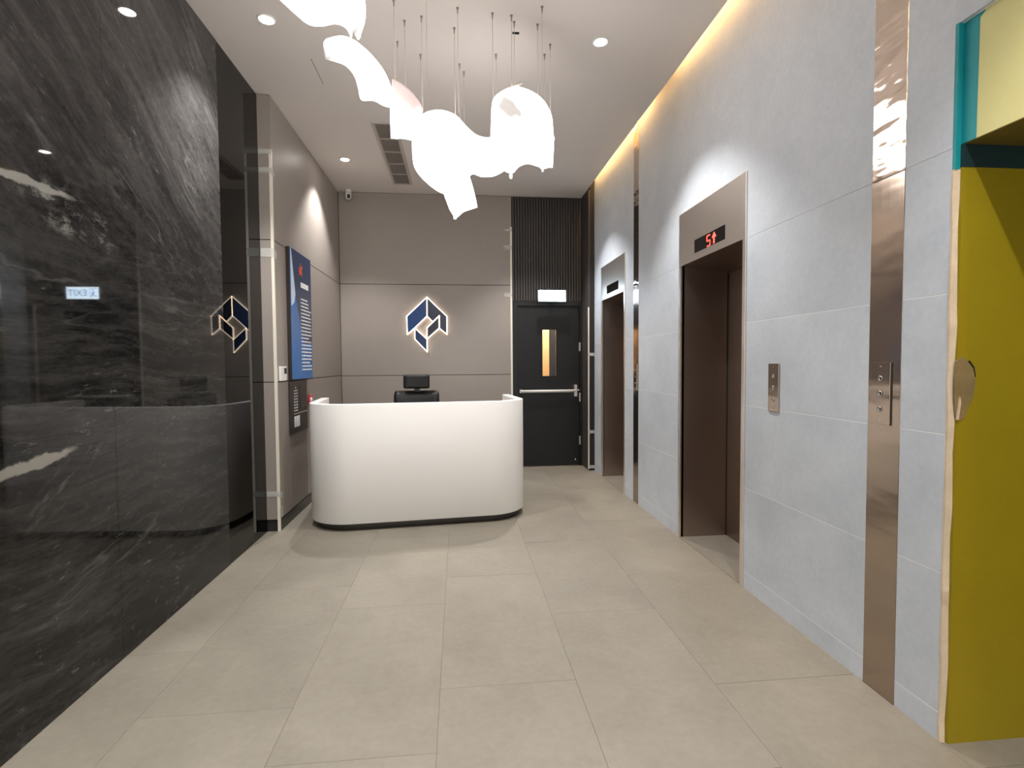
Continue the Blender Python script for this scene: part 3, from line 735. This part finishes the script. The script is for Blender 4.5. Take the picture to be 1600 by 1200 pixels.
# ================================================================ DIRECTORY SIGN
DS = thing('directory_sign', (GX, 5.24, 1.87), 'tall blue building directory board with white lines of text on the grey left wall', 'directory sign')
dxf = GX+.038; dy0, dy1, dz0, dz1 = 4.905, 5.565, 1.276, 2.468
box('sign_body', GX, dxf-.004, dy0, dy1, dz0, dz1, M['bronze'], DS, bev=.002)
box('sign_face', dxf-.004, dxf, dy0+.004, dy1-.004, dz0+.004, dz1-.004, M['blue'], DS)
prism('face_stripe', [(dy0+.012, dz1-.006), (dy0+.03, dz1-.006), (dy0+.135, 2.06), (dy0+.10, 1.98), (dy0+.012, 1.94)], 'x', dxf-.001, dxf+.0008, M['paleblue'], DS)
prism('face_head', [(dy0+.032, dz1-.006), (dy1-.006, dz1-.006), (dy1-.006, 1.62), (dy0+.36, 1.62), (dy0+.137, 2.06)], 'x', dxf-.001, dxf+.0006, M['navy'], DS)
# emblem: small flame-like mark
prism('emblem', [(5.16, 2.30), (5.20, 2.335), (5.205, 2.375), (5.235, 2.33), (5.275, 2.35), (5.25, 2.30), (5.27, 2.25), (5.225, 2.275), (5.18, 2.25)], 'x', dxf, dxf+.0025, M['print_orange'], DS)
box('heading', dxf, dxf+.002, 5.21, 5.46, 2.145, 2.195, M['print_white'], DS)
random.seed(11)
rowsb = []
z = 2.03
while z > 1.335:
    yy = 5.20
    rowsb.append((dxf, dxf+.0018, yy, yy+.03, z, z+.012)); yy += .045
    end_y = 5.53 - random.choice((0, 0, .05, .10))
    while yy < end_y:
        w = random.uniform(.03, .09); rowsb.append((dxf, dxf+.0018, yy, min(yy+w, 5.53), z, z+.013)); yy += w+.012
    z -= .0335
o = multibox('text_lines', rowsb, M['print_white'], DS); o['kind'] = 'stuff'

# ================================================================ INTERCOM, READER, ALARM
IC = thing('intercom_panel', (GX, 5.165, 1.02), 'dark bronze intercom panel with keypad below the blue directory board', 'intercom')
ix = GX+.014
box('panel_body', GX, ix, 4.895, 5.435, .777, 1.264, M['bronze'], IC, bev=.002)
km = boxmesh(.004, .016, .012, .001, 1); km.materials.append(M['print_white'])
for r in range(9):
    for c in range(3):
        if r == 0 and c != 1: continue
        o = bpy.data.objects.new('key', km); COL.objects.link(o); o.parent = IC
        o.location = Vector((ix, 5.02+c*.042, 1.20-r*.0265)) - wloc(IC)
box('screen', ix-.002, ix+.002, 5.20, 5.40, 1.0, 1.23, M['display'], IC, bev=.001)
box('divider', ix-.001, ix+.003, 5.00, 5.42, .955, .962, M['steel'], IC)
for c in range(3):
    box('wide_button', ix-.001, ix+.005, 5.012+c*.058, 5.048+c*.058, .835, .935, M['print_white'], IC, bev=.002)
CR = thing('card_reader', (GX, 4.725, 1.335), 'small white card reader with dark window beside the directory board', 'card reader')
box('reader_body', GX, GX+.022, 4.655, 4.80, 1.275, 1.398, M['white'], CR, bev=.004)
box('reader_window', GX+.020, GX+.0235, 4.73, 4.79, 1.335, 1.385, M['display'], CR, bev=.001)
FA = thing('fire_alarm', (GX, 5.56, 1.05), 'round red alarm button on the grey wall left of the desk', 'alarm button')
lathe('alarm_ring', [(0, 0), (.062, 0), (.062, .012), (.048, .020), (.040, .020), (.040, .010), (0, .010)], M['pinkred'], FA, 24, 'x', (GX, 5.56, 1.05))
lathe('alarm_button', [(0, .030), (.020, .029), (.030, .022), (.032, .010), (0, .010)], M['white'], FA, 20, 'x', (GX, 5.56, 1.05))

# ================================================================ CORNER GUARDS
def guard(loc, label, boxes, tapes):
    T = thing('corner_guard', loc, label, 'corner guard', 'white plastic corner guards')
    multibox('guard_strip', boxes, M['cream'], T)
    for b in tapes: box('tape', *b, M['tape'], T)
    return T
gx, gy = GX, 4.597
guard((gx, gy, 0), 'tall white corner guard taped to the near end of the grey left wall', 
      [(gx-.018, gx+.003, gy-.003, gy, .0, 3.19), (gx, gx+.003, gy, gy+.018, .0, 3.19)],
      [(gx-.10, gx+.004, gy-.0045, gy-.0035, a, b) for a, b in ((3.15, 3.19), (3.0, 3.04), (2.31, 2.38), (.30, .345))] +
      [(gx+.0035, gx+.0045, gy-.004, gy+.06, a, b) for a, b in ((2.98, 3.02), (2.30, 2.37), (.28, .33), (.12, .20))])
gx2 = .722
guard((gx2, BY, 0), 'white corner guard taped along the right edge of the grey back wall',
      [(gx2-.022, gx2+.003, BY-.003, BY, .0, 3.225), (gx2, gx2+.003, BY, BY+.004, .0, 3.225)],
      [(gx2-.10, gx2+.002, BY-.0045, BY-.0035, a, b) for a, b in ((3.17, 3.2), (2.93, 2.98), (2.30, 2.35))])
gy3 = 6.722
guard((1.681, gy3, 0), 'white corner guard standing right of the black fire door',
      [(1.678, 1.681, gy3-.003, gy3+.022, .02, 2.13), (1.681, 1.69, gy3-.003, gy3, .02, 2.13)],
      [(1.677, 1.76, gy3-.0045, gy3-.0035, a, b) for a, b in ((.49, .53), (1.50, 1.54), (.03, .07))])
